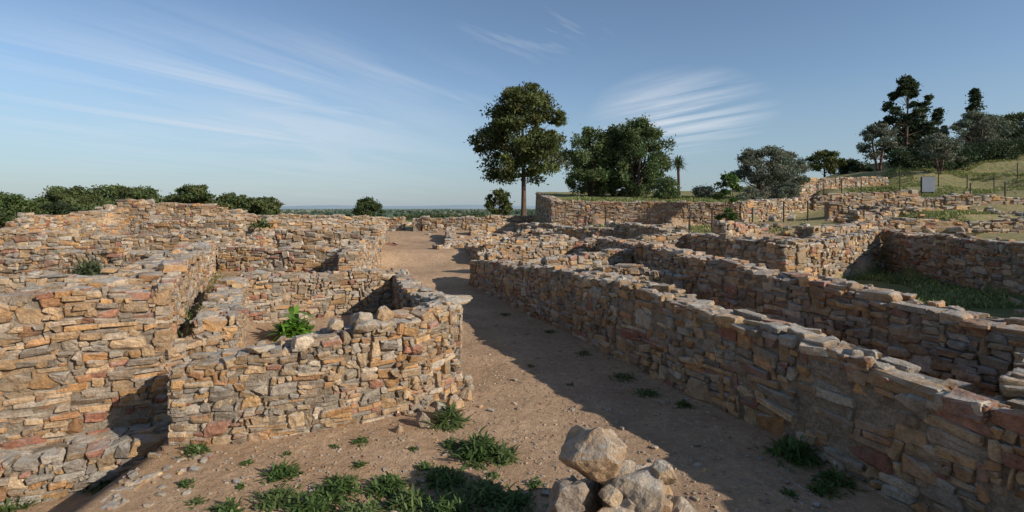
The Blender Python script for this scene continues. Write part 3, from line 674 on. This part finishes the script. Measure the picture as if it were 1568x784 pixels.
# ---------------------------------------------------------------- fences and sign
steel=plain_mat('rusted_steel',(.06,.05,.045),.6,.3); ropem=plain_mat('rope',(.12,.10,.08),.9)
def fence(line,h=1.0,step=2.2):
    e=empty('rope_fence'); line=np.array(line,float); seg=np.hypot(*np.diff(line,axis=0).T); S=np.concatenate([[0],np.cumsum(seg)])
    n=max(2,int(S[-1]/step)+1); tops=[];Vs=[];Fs=[];o=0
    for i in range(n):
        s=S[-1]*i/(n-1); X,Y=np.interp(s,S,line[:,0]),np.interp(s,S,line[:,1]); z=T1(X,Y)
        v,f=tube([(X,Y,z-.2),(X,Y,z+h*.5),(X,Y,z+h),(X,Y,z+h+.03)],[.035,.035,.035,.005],8); Vs.append(v);Fs.append(f+o);o+=len(v); tops.append((X,Y,z+h))
    mk('posts',np.concatenate(Vs),np.concatenate(Fs),[steel],parent=e)
    Vs=[];Fs=[];o=0
    for a,b in zip(tops[:-1],tops[1:]):
        a=np.array(a);b=np.array(b)
        for dz in (-.06,-.5):
            pp=[a*(1-t)+b*t+np.array([0,0,dz-.12*4*t*(1-t)]) for t in np.linspace(0,1,7)]
            v,f=tube(pp,[.009]*7,5); Vs.append(v);Fs.append(f+o);o+=len(v)
    mk('ropes',np.concatenate(Vs),np.concatenate(Fs),[ropem],parent=e)
fence([(4.8,26.8),(6.4,24.5),(7.3,21.5)])
fence([(9,23.5),(12,24.5),(15,26.5)])
fence([(20,33.5),(24,36.5),(30,36.5),(37,38.5),(45,43),(52,46)],1.1,2.6)
fence([(25,28.5),(29,29.5),(34,33)],1.0,2.2)
fence([(17.5,32.5),(20.5,35)],1.0,2)
e=empty('information_sign'); X,Y=26.3,33; z=T1(X,Y)
panel=plain_mat('sign_panel',(.16,.18,.21),.45)
def box(name,c,s,mat,parent):
    bm=bmesh.new(); bmesh.ops.create_cube(bm,size=1); bmesh.ops.scale(bm,vec=s,verts=bm.verts); bmesh.ops.bevel(bm,geom=bm.edges[:],offset=min(s)*.2,segments=2,affect='EDGES')
    me=bpy.data.meshes.new(name); bm.to_mesh(me); bm.free(); me.materials.append(mat); o=bpy.data.objects.new(name,me); o.location=c; col.objects.link(o); o.parent=parent; return o
box('panel',(X,Y,z+.75),(.85,.05,.95),panel,e)
box('frame',(X,Y+.045,z+.75),(.92,.03,1.02),steel,e)
for q in(-.35,.35): box('leg',(X+q,Y+.09,z+.3),(.06,.05,1.0),steel,e)

# ---------------------------------------------------------------- light, sky, camera
el=math.radians(25); ax,ay=.87,-.5; L=Vector((ax*math.cos(el),ay*math.cos(el),math.sin(el))).normalized()
sd=bpy.data.lights.new('sun','SUN'); sd.energy=5.0; sd.angle=math.radians(.5); sd.color=(1,.93,.82)
so=bpy.data.objects.new('sun',sd); so.rotation_euler=L.to_track_quat('Z','Y').to_euler(); col.objects.link(so)
w=bpy.data.worlds.new('World'); scene.world=w; w.use_nodes=True; nt=w.node_tree; bg=nt.nodes['Background']
sk=N(nt,'ShaderNodeTexSky'); sk.sky_type='NISHITA'; sk.sun_disc=False; sk.sun_elevation=el; sk.sun_rotation=math.atan2(ax,ay)
sk.air_density=1.0; sk.dust_density=.25; sk.ozone_density=3.0; sk.altitude=50
tc=N(nt,'ShaderNodeTexCoord').outputs['Generated']
sx=N(nt,'ShaderNodeSeparateXYZ'); nt.links.new(tc,sx.inputs[0])
dz=math_(nt,'ADD',math_(nt,'MAXIMUM',sx.outputs[2],0),.06)
cx=N(nt,'ShaderNodeCombineXYZ'); nt.links.new(math_(nt,'DIVIDE',sx.outputs[0],dz),cx.inputs[0]); nt.links.new(math_(nt,'DIVIDE',sx.outputs[1],dz),cx.inputs[1])
def cloud(d0,sc,ang,along,across,lo,hi,amt,dist=.6,det=10):
    """cirrus: streaks running at 'ang' degrees on the cloud plane, limited to a patch of sky round d0"""
    d0=Vector(d0).normalized()
    s=N(nt,'ShaderNodeVectorMath',operation='SUBTRACT'); nt.links.new(tc,s.inputs[0]); s.inputs[1].default_value=d0
    m=N(nt,'ShaderNodeVectorMath',operation='MULTIPLY'); nt.links.new(s.outputs[0],m.inputs[0]); m.inputs[1].default_value=(1/sc[0],1/sc[0],1/sc[1])
    l=N(nt,'ShaderNodeVectorMath',operation='LENGTH'); nt.links.new(m.outputs[0],l.inputs[0])
    mask=ramp(nt,l.outputs['Value'],.2,1.0,(1,1,1,1),(0,0,0,1))
    r=N(nt,'ShaderNodeVectorRotate',rotation_type='Z_AXIS'); r.inputs['Angle'].default_value=-math.radians(ang); nt.links.new(cx.outputs[0],r.inputs['Vector'])
    mp=N(nt,'ShaderNodeVectorMath',operation='MULTIPLY'); mp.inputs[1].default_value=(along,across,1); nt.links.new(r.outputs[0],mp.inputs[0])
    a=N(nt,'ShaderNodeTexNoise'); a.inputs['Scale'].default_value=1; a.inputs['Detail'].default_value=det; a.inputs['Roughness'].default_value=.6; a.inputs['Distortion'].default_value=dist
    nt.links.new(mp.outputs[0],a.inputs['Vector'])
    return math_(nt,'MULTIPLY',math_(nt,'MULTIPLY',ramp(nt,a.outputs['Fac'],lo,hi),mask),amt)
c1=cloud((-.42,1,.15),(.42,.16),64,.35,.9,.36,.64,.42,.8)
c4=cloud((-.48,1,.18),(.50,.17),60,.35,2.6,.44,.68,.62,.6)
c5=cloud((-.40,1,.15),(.34,.12),10,1.2,4.5,.42,.68,.34,.4)
c2=cloud((.32,1,.18),(.17,.085),-50,.45,3.2,.40,.62,.8,.3)
c6=cloud((.05,1,.34),(.16,.06),50,1.0,5,.52,.68,.4,.3)
hz=ramp(nt,sx.outputs[2],.0,.22,(1,1,1,1),(0,0,0,1))
top=mix(nt,1.0,sk.outputs[0],ramp(nt,sx.outputs[2],.08,.5,(.98,.98,.98,1),(.78,.80,.84,1)),'MULTIPLY')
base=mix(nt,math_(nt,'MULTIPLY',hz,.8),top,(2.1,2.85,3.6,1))
base=mix(nt,.15,base,(1.7,2.1,2.5,1))
f=math_(nt,'MAXIMUM',math_(nt,'MAXIMUM',math_(nt,'MAXIMUM',math_(nt,'MAXIMUM',c1,c4),c2),c5),c6)
v=mix(nt,f,base,(5.0,5.4,5.9,1))
nt.links.new(v,bg.inputs[0]); bg.inputs[1].default_value=.14
cam=bpy.data.cameras.new('camera'); cam.sensor_width=36; cam.lens=18.37; cam.shift_y=-.0472; cam.clip_end=30000; cam.clip_start=.1
co=bpy.data.objects.new('camera',cam); co.location=(0,0,3); co.rotation_euler=(math.radians(90),0,0); col.objects.link(co); scene.camera=co
scene.view_settings.view_transform='Standard'; scene.view_settings.look='None'; scene.view_settings.exposure=0
print('faces',sum(len(m.polygons) for m in bpy.data.meshes))
